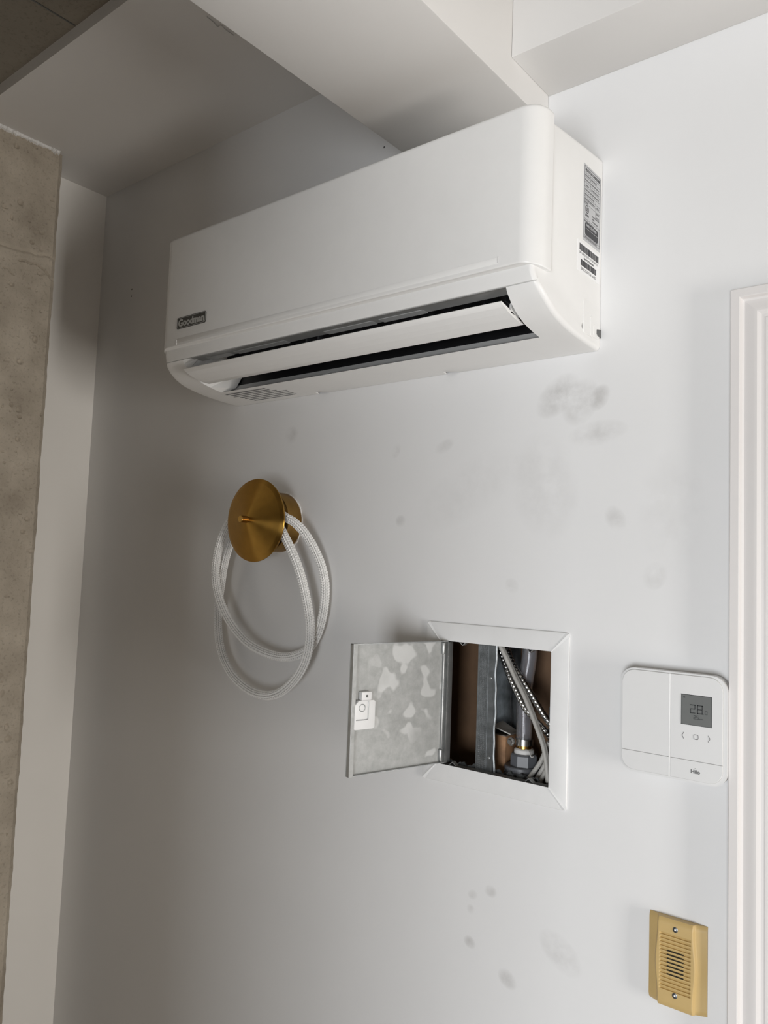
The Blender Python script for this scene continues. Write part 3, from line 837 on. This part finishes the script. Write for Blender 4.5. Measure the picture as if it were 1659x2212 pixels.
rail((FX0+c_, FZ0), (FX1-c_, FZ0), (IX1-g, IZ0), (IX0+g, IZ0))
rail((FX0, FZ0+c_), (FX0, FZ1-c_), (IX0, IZ1-g), (IX0, IZ0+g))
rail((FX1, FZ0+c_), (FX1, FZ1-c_), (IX1, IZ1-g), (IX1, IZ0+g))
for (a, b, c, d) in (((FX0, FZ1-c_), (FX0+c_, FZ1), (IX0+g, IZ1), (IX0, IZ1-g)), ((FX1, FZ1-c_), (FX1-c_, FZ1), (IX1-g, IZ1), (IX1, IZ1-g)),
                     ((FX0, FZ0+c_), (FX0+c_, FZ0), (IX0+g, IZ0), (IX0, IZ0+g)), ((FX1, FZ0+c_), (FX1-c_, FZ0), (IX1-g, IZ0), (IX1, IZ0+g))):
    # corner gusset with a pressed mitre crease
    bm = bmesh.new()
    mo = ((a[0]+b[0])/2, (a[1]+b[1])/2); sx = 1 if mo[0] > -.66 else -1; sz = 1 if mo[1] > 1.385 else -1
    mo = (mo[0]+sx*.0018, mo[1]+sz*.0018); mi = ((c[0]+d[0])/2, (c[1]+d[1])/2)
    for p, q, r2, s2 in ((a, mo, mi, d), (mo, b, c, mi)):
        pts_ = [p, q, r2, s2]
        hs = [-.0030 if k in (p, s2) and p is a or k in (q, r2) and p is mo else -.0042 for k in pts_]
        top = [bm.verts.new((k[0], h, k[1])) for k, h in zip(pts_, hs)]; bot = [bm.verts.new((k[0], -.0002, k[1])) for k in pts_]
        bm.faces.new(top); bm.faces.new(bot[::-1])
        for i in range(4): bm.faces.new((top[i], top[(i+1) % 4], bot[(i+1) % 4], bot[i]))
    finish('frame_corner', bm, m_frame, ap)
# inner collar
bm = bmesh.new(); cd = .0128
for d in ((IX0-.0012, IX0, -.002, cd, IZ0, IZ1), (IX1, IX1+.0012, -.002, cd, IZ0, IZ1), (IX0-.0012, IX1+.0012, -.002, cd, IZ1, IZ1+.0012), (IX0-.0012, IX1+.0012, -.002, cd, IZ0-.0012, IZ0)): box(bm, *d)
finish('collar', bm, m_lipdark, ap)
boxobj('hinge_channel', (IX0, IX0+.014, .004, .012, IZ0+.002, IZ1-.002), m_steel, ap, bev=.0015)
boxobj('hinge_channel', (IX0+.013, IX0+.016, -.001, .0128, IZ0+.002, IZ1-.002), m_steel, ap, bev=.0008)
# stamped V tabs
for x, z, s in ((-.735, IZ0, 1), (-.594, IZ0, 1), (-.722, IZ1, -1), (-.597, IZ1, -1)):
    bm = bmesh.new(); e = .0075; h = .006*s
    prism(bm, [(x-e, z), (x-e*.75, z), (x, z+h*.8), (x+e*.75, z), (x+e, z), (x, z+h)], .002, .010, 1)
    finish('stamped_tab', bm, m_steel, ap)
# door leaf, swung out about its left edge
TH = math.radians(104); HXD, HYD = -.7520, -.0020; LD = .195
dz0, dz1 = 1.2865, 1.4862
ex = Vector((math.cos(TH), -math.sin(TH), 0)); en = Vector((math.sin(TH), math.cos(TH), 0))   # along the leaf / towards the viewer's side
def DP(a, n, z): return Vector((HXD, HYD, 0)) + ex*a + en*n + Vector((0, 0, z))
def dbox(bm, a0, a1, n0, n1, z0, z1):
    v = [bm.verts.new(DP(*p)) for p in ((a0,n0,z0),(a1,n0,z0),(a1,n1,z0),(a0,n1,z0),(a0,n0,z1),(a1,n0,z1),(a1,n1,z1),(a0,n1,z1))]
    for f in ((0,3,2,1),(4,5,6,7),(0,1,5,4),(1,2,6,5),(2,3,7,6),(3,0,4,7)): bm.faces.new([v[i] for i in f])
bm = bmesh.new(); dbox(bm, 0, LD, -.0015, 0, dz0, dz1); bevel(bm, .0003, 1)
door = finish('panel_door', bm, m_primed, ap); door['label'] = 'open grey metal door'
bm = bmesh.new()
for d in ((LD-.0015, LD, 0, .0075, dz0, dz1), (0, LD, 0, .0060, dz1-.0013, dz1), (0, LD, 0, .0060, dz0, dz0+.0013), (0, .0013, 0, .0060, dz0, dz1)): dbox(bm, *d)
finish('folded_rim', bm, m_steel, door)
bm = bmesh.new(); dbox(bm, LD-.0075, LD-.0015, .0062, .0075, dz0, dz1); finish('folded_lip', bm, m_primed, door)
bm = bmesh.new(); dbox(bm, .004, .008, .0002, .0040, dz0+.002, dz1-.002); bevel(bm, .001, 2); finish('stiffener', bm, m_steel, door, smooth=True)
for z in (dz1-.012, dz0+.012):
    bm = bmesh.new(); dbox(bm, .0055, .0115, .0002, .0065, z-.010, z+.010); bevel(bm, .0015, 2); finish('hinge_pin', bm, m_steel, door, smooth=True)
# latch on the free edge
lz = 1.3830
bm = bmesh.new()
lp = [(LD-.006, lz-.026), (LD-.006, lz+.010), (LD-.013, lz+.017), (LD-.042, lz+.017), (LD-.045, lz+.014), (LD-.045, lz-.024), (LD-.042, lz-.027), (LD-.009, lz-.027)]
A = [bm.verts.new(DP(a, .0085, z)) for a, z in lp]; B = [bm.verts.new(DP(a, .0002, z)) for a, z in lp]
bm.faces.new(A); bm.faces.new(B[::-1])
for i in range(len(lp)): bm.faces.new((A[i], A[(i+1) % len(lp)], B[(i+1) % len(lp)], B[i]))
bevel(bm, .0012, 2)
latch = finish('latch', bm, m_frame, door, smooth=True); latch['label'] = 'pale latch plate'
def dtube(name, pts, r, m_, par):
    return sweep(name, [DP(*p) for p in pts], r, m_, par, nu=8, ds=.0015)
bm = bmesh.new(); dbox(bm, LD-.037, LD-.018, .0002, .0090, lz+.017, lz+.030); bevel(bm, .0012, 2); tab = finish('latch_tab', bm, m_frame, door, smooth=True)
dtube('tab_hole', [(LD-.0275, .0080, lz+.0235), (LD-.0275, .0094, lz+.0235)], .0022, m_lipdark, door)
dtube('latch_step', [(LD-.009, .0088, lz-.012), (LD-.028, .0088, lz-.012), (LD-.031, .0088, lz-.009), (LD-.031, .0088, lz+.015)], .0008, m_steel, door)
dtube('latch_boss', [(LD-.0195+.0055*math.cos(t), .0088, lz+.006+.0055*math.sin(t)) for t in np.linspace(0, 2*math.pi, 14)], .0007, m_steel, door)

# ------------------------------------------------------------------ inside the wall cavity
st = thing('metal_stud', 'galvanised steel stud with knurled flange inside the wall opening', 'stud', (-.697, .014, cz0))
bm = bmesh.new(); box(bm, -.6975, -.6665, .0135, .0142, cz0, cz1); fl = finish('flange', bm, m_galv, st)
bm = bmesh.new(); box(bm, -.6982, -.6975, .0135, .1045, cz0, cz1); finish('web', bm, m_galv, st)
bm = bmesh.new(); box(bm, -.6975, -.6690, .1038, .1045, cz0, cz1); finish('flange', bm, m_galv, st)
# rolled lip, slightly dented
lipP = [(-.6655 + .0008*math.sin(z*60)+.0006*math.sin(z*143), .0160, z) for z in np.linspace(cz0+.001, cz1-.001, 40)]
sweep('lip', lipP, .0026, m_galv, st, nu=10, ds=.003)
# knurl dimples
bm = bmesh.new()
for i in range(5):
    for j in range(72):
        x = -.6945 + i*.0030 + (j % 2)*.0004; z = 1.270 + j*.0031
        vs4 = [bm.verts.new(p) for p in ((x, .0135, z), (x+.0016, .0135, z), (x+.0016, .0135, z+.0016), (x, .0135, z+.0016))]
        t_ = bm.verts.new((x+.0008, .0129, z+.0008))
        for k in range(4): bm.faces.new((vs4[k], vs4[(k+1) % 4], t_))
kn = finish('knurling', bm, m_galv, st); kn['kind'] = 'stuff'
boxobj('flange_rib', (-.6790, -.6780, .0128, .0140, cz0+.002, cz1-.002), m_galv, st, bev=.0003)
for z in (1.4315, 1.3045):
    bm = bmesh.new(); lathe(bm, [(0, .0020), (-.0014, .0020), (-.0018, .0012)], (-.6725, .0136, z), 1, 14); finish('rivet', bm, m_steel, st, smooth=True)

wbk = thing('wood_block', 'short rough offcut of wood wedged behind the steel stud', 'wood block', (-.672, .07, cz0))
bm = bmesh.new(); box(bm, -.6860, -.6635, .050, .090, cz0+.0005, 1.3345); bevel(bm, .0015, 2); finish('block', bm, m_wood, wbk, smooth=True)
bm = bmesh.new(); box(bm, -.6855, -.6640, .0505, .0895, 1.3342, 1.3355); finish('block_top', bm, m_woodtop, wbk)
sh = bmesh.new()
vv = [sh.verts.new(p) for p in ((-.6880, .046, 1.3500), (-.6600, .060, 1.3378), (-.6600, .086, 1.3383), (-.6880, .082, 1.3530))]
ww = [sh.verts.new((v.co.x, v.co.y, v.co.z-.0020)) for v in vv]
sh.faces.new(vv); sh.faces.new(ww[::-1])
for i in range(4): sh.faces.new((vv[i], vv[(i+1) % 4], ww[(i+1) % 4], ww[i]))
tag(finish('metal_shim', sh, m_cable), 'thin grey strip leaning on top of the wood block', 'shim')

HY = .052
dh = thing('drain_hose', 'clear vinyl drain hose clamped into a grey plastic fitting', 'drain hose', (-.631, HY, cz0))
hp = [(-.6215, HY, 1.5500), (-.6232, HY, 1.4900), (-.6255, HY, 1.4600), (-.6295, HY, 1.4342), (-.6326, HY, 1.4076), (-.6319, HY, 1.3744), (-.6311, HY, 1.3300)]
hz = sweep('hose', hp, .0125, m_hose, dh, nu=28, ds=.004)
bore = sweep('hose_bore', hp, .0098, m_hose, hz, nu=28, ds=.004); bore.data.flip_normals()
bm = bmesh.new(); lathe(bm, [(0, .0145), (.0100, .0145), (.0100, .0126), (0, .0126), (0, .0145)], (-.6308, HY, 1.3265), 2, 32, caps=False); cl = finish('hose_clamp', bm, m_armour, dh, smooth=True, angle=30)
bm = bmesh.new(); lathe(bm, [(0, .0048), (-.010, .0048), (-.011, .0040)], (-.6450, HY-.012, 1.3318), 1, 6); finish('clamp_screw', bm, m_armour, cl)
bm = bmesh.new(); lathe(bm, [(0, .0062), (-.004, .0066)], (-.6450, HY-.014, 1.3318), 1, 20); finish('clamp_housing', bm, m_armour, cl, smooth=True, angle=30)
bm = bmesh.new(); lathe(bm, [(1.3180, .0120), (1.3268, .0120)], (-.6306, HY, 0), 2, 28); finish('brass_barb', bm, m_brass, dh, smooth=True, angle=30)
bm = bmesh.new(); lathe(bm, [(1.3125, .0165), (1.3195, .0160), (1.3215, .0135)], (-.6302, HY, 0), 2, 28); tp = finish('thread_tape', bm, m_tape, dh, smooth=True, angle=30)
sweep('loose_tape', [(-.620, HY-.013, 1.3230), (-.614, HY-.015, 1.3215), (-.610, HY-.014, 1.3130), (-.606, HY-.013, 1.3140)], .0016, m_tape, tp, nu=6, ds=.002, shape=(1, .3))
bm = bmesh.new(); lathe(bm, [(1.2935, .0225), (1.3110, .0225), (1.3135, .0205), (1.3135, .016)], (-.6300, HY, 0), 2, 8); finish('coupling_nut', bm, m_pvc, dh)
bm = bmesh.new(); lathe(bm, [(cz0+.0005, .0260), (1.2790, .0260), (1.2795, .0290), (1.2850, .0293), (1.2855, .0272), (1.2880, .0272), (1.2885, .0288), (1.2925, .0288), (1.2940, .0270), (1.2940, .02)], (-.6330, HY, 0), 2, 40); finish('coupling_body', bm, m_pvc, dh, smooth=True, angle=25)

def ribbed(s, u):
    f = (s/.0066 + u) % 1.0
    return .0042 + .0012*np.sqrt(np.clip(np.sin(np.pi*f), 0, 1))
ca1 = sweep('armoured_cable', [(-.6900, .042, 1.545), (-.6835, .041, 1.500), (-.6765, .040, 1.4808), (-.6649, .038, 1.4602), (-.6485, .033, 1.4334), (-.6332, .0315, 1.4094), (-.6220, .0315, 1.3921), (-.6062, .033, 1.3756), (-.5900, .041, 1.3580), (-.5815, .0505, 1.3430), (-.572, .057, 1.30), (-.568, .059, 1.25)], ribbed, m_armour, None, nu=18, ds=.0008)
tag(ca1, 'ribbed steel cable crossing the hose, left of the grey cable', 'armoured cable', 'ribbed steel cables in the wall opening')
ca2 = sweep('armoured_cable', [(-.6770, .049, 1.545), (-.6720, .048, 1.500), (-.6650, .046, 1.4815), (-.6480, .0385, 1.4567), (-.6280, .0335, 1.4345), (-.6070, .0335, 1.4080), (-.5920, .035, 1.3870), (-.5800, .038, 1.3715), (-.5660, .040, 1.3560), (-.5560, .040, 1.3460)], ribbed, m_armour, None, nu=18, ds=.0008)
tag(ca2, 'ribbed steel cable running to the right of the grey cable', 'armoured cable', 'ribbed steel cables in the wall opening')
def flat(s, u):
    # twin-core section: two lobes
    return .0046*(1 + .0*s) - .0012*np.abs(np.sin(2*np.pi*u))**8
def twin(s, u): return .0032 + .0020*np.abs(np.cos(2*np.pi*u))**1.2 + 0*s
cb = sweep('sheathed_cable', [(-.6760, .026, 1.545), (-.6680, .023, 1.500), (-.6619, .022, 1.4866), (-.6474, .022, 1.463), (-.6332, .022, 1.4385), (-.6165, .022, 1.4125), (-.6027, .022, 1.3867), (-.5904, .022, 1.3611), (-.5810, .022, 1.3399), (-.5752, .022, 1.3184), (-.5720, .022, 1.2965), (-.5705, .022, 1.2840)], twin, m_cable, None, nu=24, ds=.003)
tag(cb, 'flat grey twin cable running diagonally across the wall opening', 'cable')
fans = [[(-.5775, .034, 1.3420), (-.5847, .034, 1.3245), (-.592, .033, 1.3073), (-.6095, .032, 1.2813), (-.622, .032, 1.262)],
        [(-.5755, .040, 1.334), (-.5823, .040, 1.3157), (-.590, .039, 1.2983), (-.600, .038, 1.2808), (-.608, .038, 1.264)],
        [(-.5730, .032, 1.325), (-.5785, .037, 1.3074), (-.5850, .037, 1.2925), (-.5905, .036, 1.2814), (-.596, .036, 1.266)],
        [(-.5690, .040, 1.318), (-.5715, .041, 1.2986), (-.5765, .042, 1.2914), (-.5800, .042, 1.282), (-.583, .042, 1.266)]]
flab = ['grey cable fanning out furthest left at the bottom right of the wall opening', 'grey cable second from the left in the fan at the bottom of the opening',
        'grey cable third from the left in the fan at the bottom of the opening', 'grey cable nearest the right edge in the fan at the bottom of the opening']
for p, lb in zip(fans, flab):
    tag(sweep('sheathed_cable', p, .0035, m_cable, None, nu=14, ds=.003), lb, 'cable', 'grey cables fanned at the foot of the wall opening')
jb = boxobj('junction_box', (-.5960, -.5560, .066, .104, 1.3520, 1.3900), m_pvc, None, bev=.002)
tag(jb, 'small grey box at the right edge of the wall opening', 'junction box')
# perforated floor track at the foot of the opening
tr = thing('floor_track', 'crumpled perforated steel track along the foot of the wall opening', 'track', (-.67, .020, 1.270))
bm = bmesh.new(); rows = []
for i in range(54):
    x = -.755 + i*.0032; wv = .0025*math.sin(i*.9)+.0015*math.sin(i*2.1)
    rows.append([(x, .0195, 1.2700), (x, .0195, 1.2805+wv*.3), (x, .0200, 1.2850+wv), (x, .0225, 1.2855+wv*.8)])
loft(bm, rows); finish('track_web', bm, m_galv, tr, smooth=True)
for i in range(7):
    x = -.70 + i*.018
    bm = bmesh.new(); lathe(bm, [(0, .0028), (-.0010, .0024)], (x, .0196, 1.2828), 1, 14); finish('perforation', bm, m_slot, tr)
# a twist of wire against the stud web
tag(sweep('thin_wire', [(-.6780, .090, 1.470), (-.6785, .092, 1.420), (-.6800, .092, 1.385), (-.6775, .090, 1.362), (-.676, .088, 1.345), (-.6765, .082, 1.3400)], .0008, m_black, None, nu=6, ds=.004),
    'thin black wire hanging against the steel stud web', 'wire')

# ------------------------------------------------------------------ thermostat
TX0, TX1, TZ0, TZ1 = -.4405, -.2975, 1.3358, 1.4776
th = thing('thermostat', 'square white thermostat with a grey screen showing 28.0', 'thermostat', (-.369, 0, TZ0))
def slab_rr(name, x0, x1, z0, z1, r, ya, yb_, m_, par, bev=.0015):
    bm = bmesh.new(); prism(bm, rrect(x0, x1, z0, z1, r, 10), ya, yb_, 1)
    es = [e for e in bm.edges if abs(e.verts[0].co.y-ya) < 1e-6 and abs(e.verts[1].co.y-ya) < 1e-6]
    bmesh.ops.bevel(bm, geom=es, offset=bev, segments=3, affect='EDGES', profile=.5)
    return finish(name, bm, m_, par, smooth=True, angle=14)
slab_rr('back_plate', TX0+.003, TX1-.003, TZ0+.003, TZ1-.003, .018, -.010, -.0002, m_thermo, th, .001)
body = slab_rr('body', TX0, TX1, TZ0, TZ1, .0195, -.0215, -.008, m_thermo, th, .003)
slab_rr('face_gap', -.4378, -.3024, 1.3386, 1.4756, .0175, -.0219, -.0212, m_line, th, .0001)
gx, gz = -.3710, 1.3645
fx0, fx1, fz0, fz1 = -.4372, -.3030, 1.3392, 1.4750
yF = -.0232
def faceplate(name, pts):
    bm = bmesh.new(); prism(bm, pts, yF, -.0205, 1)
    es = [e for e in bm.edges if abs(e.verts[0].co.y-yF) < 1e-6 and abs(e.verts[1].co.y-yF) < 1e-6]
    bmesh.ops.bevel(bm, geom=es, offset=.00035, segments=2, affect='EDGES', profile=.5)
    return finish(name, bm, m_thermo, th, smooth=True, angle=14)
R_ = .0170
def arc(cx_, cz_, a0, n=8): return [(cx_+R_*math.cos(math.radians(a0+90*i/n)), cz_+R_*math.sin(math.radians(a0+90*i/n))) for i in range(n+1)]
gw, gh = .0009, .0003
faceplate('face_plate', [(gx-gw, gz+gh), (gx-gw, fz1)] + arc(fx0+R_, fz1-R_, 90) + [(fx0, gz+gh)])
faceplate('face_plate', [(gx+gw, fz1), (gx+gw, gz+gh), (fx1, gz+gh)] + arc(fx1-R_, fz1-R_, 0))
faceplate('face_plate', [(gx-gw, fz0), (gx-gw, gz-gh), (fx0, gz-gh)] + arc(fx0+R_, fz0+R_, 180))
faceplate('face_plate', [(gx+gw, gz-gh), (gx+gw, fz0)] + arc(fx1-R_, fz0+R_, 270) + [(fx1, gz-gh)])
boxobj('seam_rib', (gx-.0008, gx+.0008, yF-.0001, -.0205, fz0, fz1), m_groove, th)
scr_rim = boxobj('screen_rim', (-.3562, -.3162, yF-.0003, yF+.001, 1.4104, 1.4502), m_lcdrim, th)
scr_edge = boxobj('screen_edge', (-.3573, -.3562, yF-.0003, yF+.001, 1.4110, 1.4496), m_groove, th)
scr = boxobj('screen', (-.3556, -.3168, yF-.0006, yF, 1.4110, 1.4496), m_lcd, th); scr['label'] = 'grey LCD screen'
def seg_digit(bm, x, z, w_, h_, t, segs):
    y0, y1 = yF-.00075, yF-.0005
    S = {'a': (0, w_, h_-t, h_), 'b': (w_-t, w_, h_/2+t*.2, h_-t*.2), 'c': (w_-t, w_, t*.2, h_/2-t*.2), 'd': (0, w_, 0, t), 'e': (0, t, t*.2, h_/2-t*.2), 'f': (0, t, h_/2+t*.2, h_-t*.2), 'g': (t*.3, w_-t*.3, h_/2-t/2, h_/2+t/2)}
    for s_ in segs:
        a, b, c, d = S[s_]; box(bm, x+a, x+b, y0, y1, z+c, z+d)
bm = bmesh.new()
seg_digit(bm, -.3440, 1.4262, .0068, .0116, .0012, 'abged'); seg_digit(bm, -.3350, 1.4262, .0072, .0116, .0013, 'abcdefg')
seg_digit(bm, -.3250, 1.4264, .0032, .0046, .0005, 'abcdef'); box(bm, -.3268, -.3262, yF-.00075, yF-.0005, 1.4262, 1.4268)
seg_digit(bm, -.3395, 1.4190, .0028, .0050, .0006, 'abged'); seg_digit(bm, -.3358, 1.4190, .0028, .0050, .0006, 'afgcd')
for k in range(4): box(bm, -.3320+k*.0012, -.3312+k*.0012, yF-.00075, yF-.0005, 1.4190, 1.4202)
for k in range(3): box(bm, -.3530+k*.0009, -.3523+k*.0009, yF-.00075, yF-.0005, 1.4455, 1.4468+.0008*(k % 2))
finish('screen_digits', bm, m_seg, scr)
def icon(name, P):
    return sweep(name, [(x, yF-.0001, z) for x, z in P],   .00040, m_icon, th, nu=6, ds=.0006)
icon('left_button', [(-.3522, 1.4000), (-.3533, 1.3980), (-.3543, 1.3958), (-.3533, 1.3937), (-.3522, 1.3916)])
icon('right_button', [(-.3208, 1.4000), (-.3197, 1.3980), (-.3187, 1.3958), (-.3197, 1.3937), (-.3208, 1.3916)])
sq = rrect(-.3392, -.3335, 1.3929, 1.3987, .0014, 3); icon('centre_button', sq + sq[:1])
textobj('maker_lettering', 'Hilo', .006, (-.3368, yF-.0001, 1.3508), (1, 0, 0), (0, 0, 1), m_icon, th, .0001, .00028, width=.0120, height=.0050)
boxobj('lettering_dot', (-.3378, -.3366, yF-.0002, yF, 1.3551, 1.3555), m_icon, th)

# ------------------------------------------------------------------ door chime cover
ch = thing('door_chime', 'yellowed beige louvred chime cover low on the wall by the door casing', 'door chime', (-.3645, 0, 1.0360))
def chime():
    cx_, hw, z0, z1 = -.3645, .0382, 1.0362, 1.1498
    nx, nz = 154, 336
    xs_ = np.linspace(-hw, hw, nx); zs_ = np.linspace(z0, z1, nz)
    X, Zg = np.meshgrid(xs_, zs_)
    zm = (z0+z1)/2
    wz = .0225 + .0030*np.cos(np.clip((Zg-zm)/.046, -1, 1)*np.pi)*.5+.0010      # half width of the raised band, bulging at mid height
    a = np.abs(X)
    t = np.clip((a-wz)/.0035, 0, 1); shoulder = t*t*(3-2*t)
    H = .0135 - .0035*shoulder - (.0070)*np.clip((a-wz-.0010)/(hw-wz-.0010), 0, 1)
    # gentle crown down towards the top and bottom edges
    e = np.minimum(Zg-z0, z1-Zg); H -= .0030*np.clip(1-e/.008, 0, 1)**2
    for i in range(15):
        zc_ = 1.1300 - .0050*i
        d = (Zg-zc_)
        gl = np.clip(1-np.abs(d+.0002)/.0019, 0, 1)
        slope = np.clip(1-(d+.0017)/.0034, 0, 1)*(np.abs(d) < .0017)     # ramped, deepest at the lower edge
        endw = np.clip((.0205-a)/.0015, 0, 1)
        H -= .0021*slope*endw
    V = np.stack([X+cx_, -H, Zg], -1).reshape(-1, 3)
    idx = np.arange(nx*nz).reshape(nz, nx)
    F = np.stack([idx[:-1, :-1], idx[:-1, 1:], idx[1:, 1:], idx[1:, :-1]], -1).reshape(-1, 4).tolist()
    # skirt to the wall
    border = list(idx[0, :]) + list(idx[1:, -1]) + list(idx[-1, -2::-1]) + list(idx[-2:0:-1, 0])
    Vl = V.tolist(); base = len(Vl)
    for b in border: Vl.append((V[b][0], -.0002, V[b][2]))
    n = len(border)
    for i in range(n): F.append((int(border[i]), base+i, base+(i+1) % n, int(border[(i+1) % n])))
    me = bpy.data.meshes.new('cover'); me.from_pydata(Vl, [], F); me.update(); shade(me, 40)
    return link('cover', me, m_chime, ch)
chime()
for i in range(7):
    z = 1.1092 - .0050*i
    boxobj('slot', (-.3752, -.3535, -.0132, -.0100, z-.0006, z+.0004), m_slot, ch)
for z in (1.1385, 1.0545):
    bm = bmesh.new(); lathe(bm, [(-.0120, .0035), (-.0138, .0035), (-.0141, .0029)], (-.3642, 0, z), 1, 24); s_ = finish('screw', bm, m_screw, ch, smooth=True, angle=30)
    boxobj('screw_socket', (-.3652, -.3632, -.01425, -.0138, z-.0010, z+.0010), m_groove, s_)
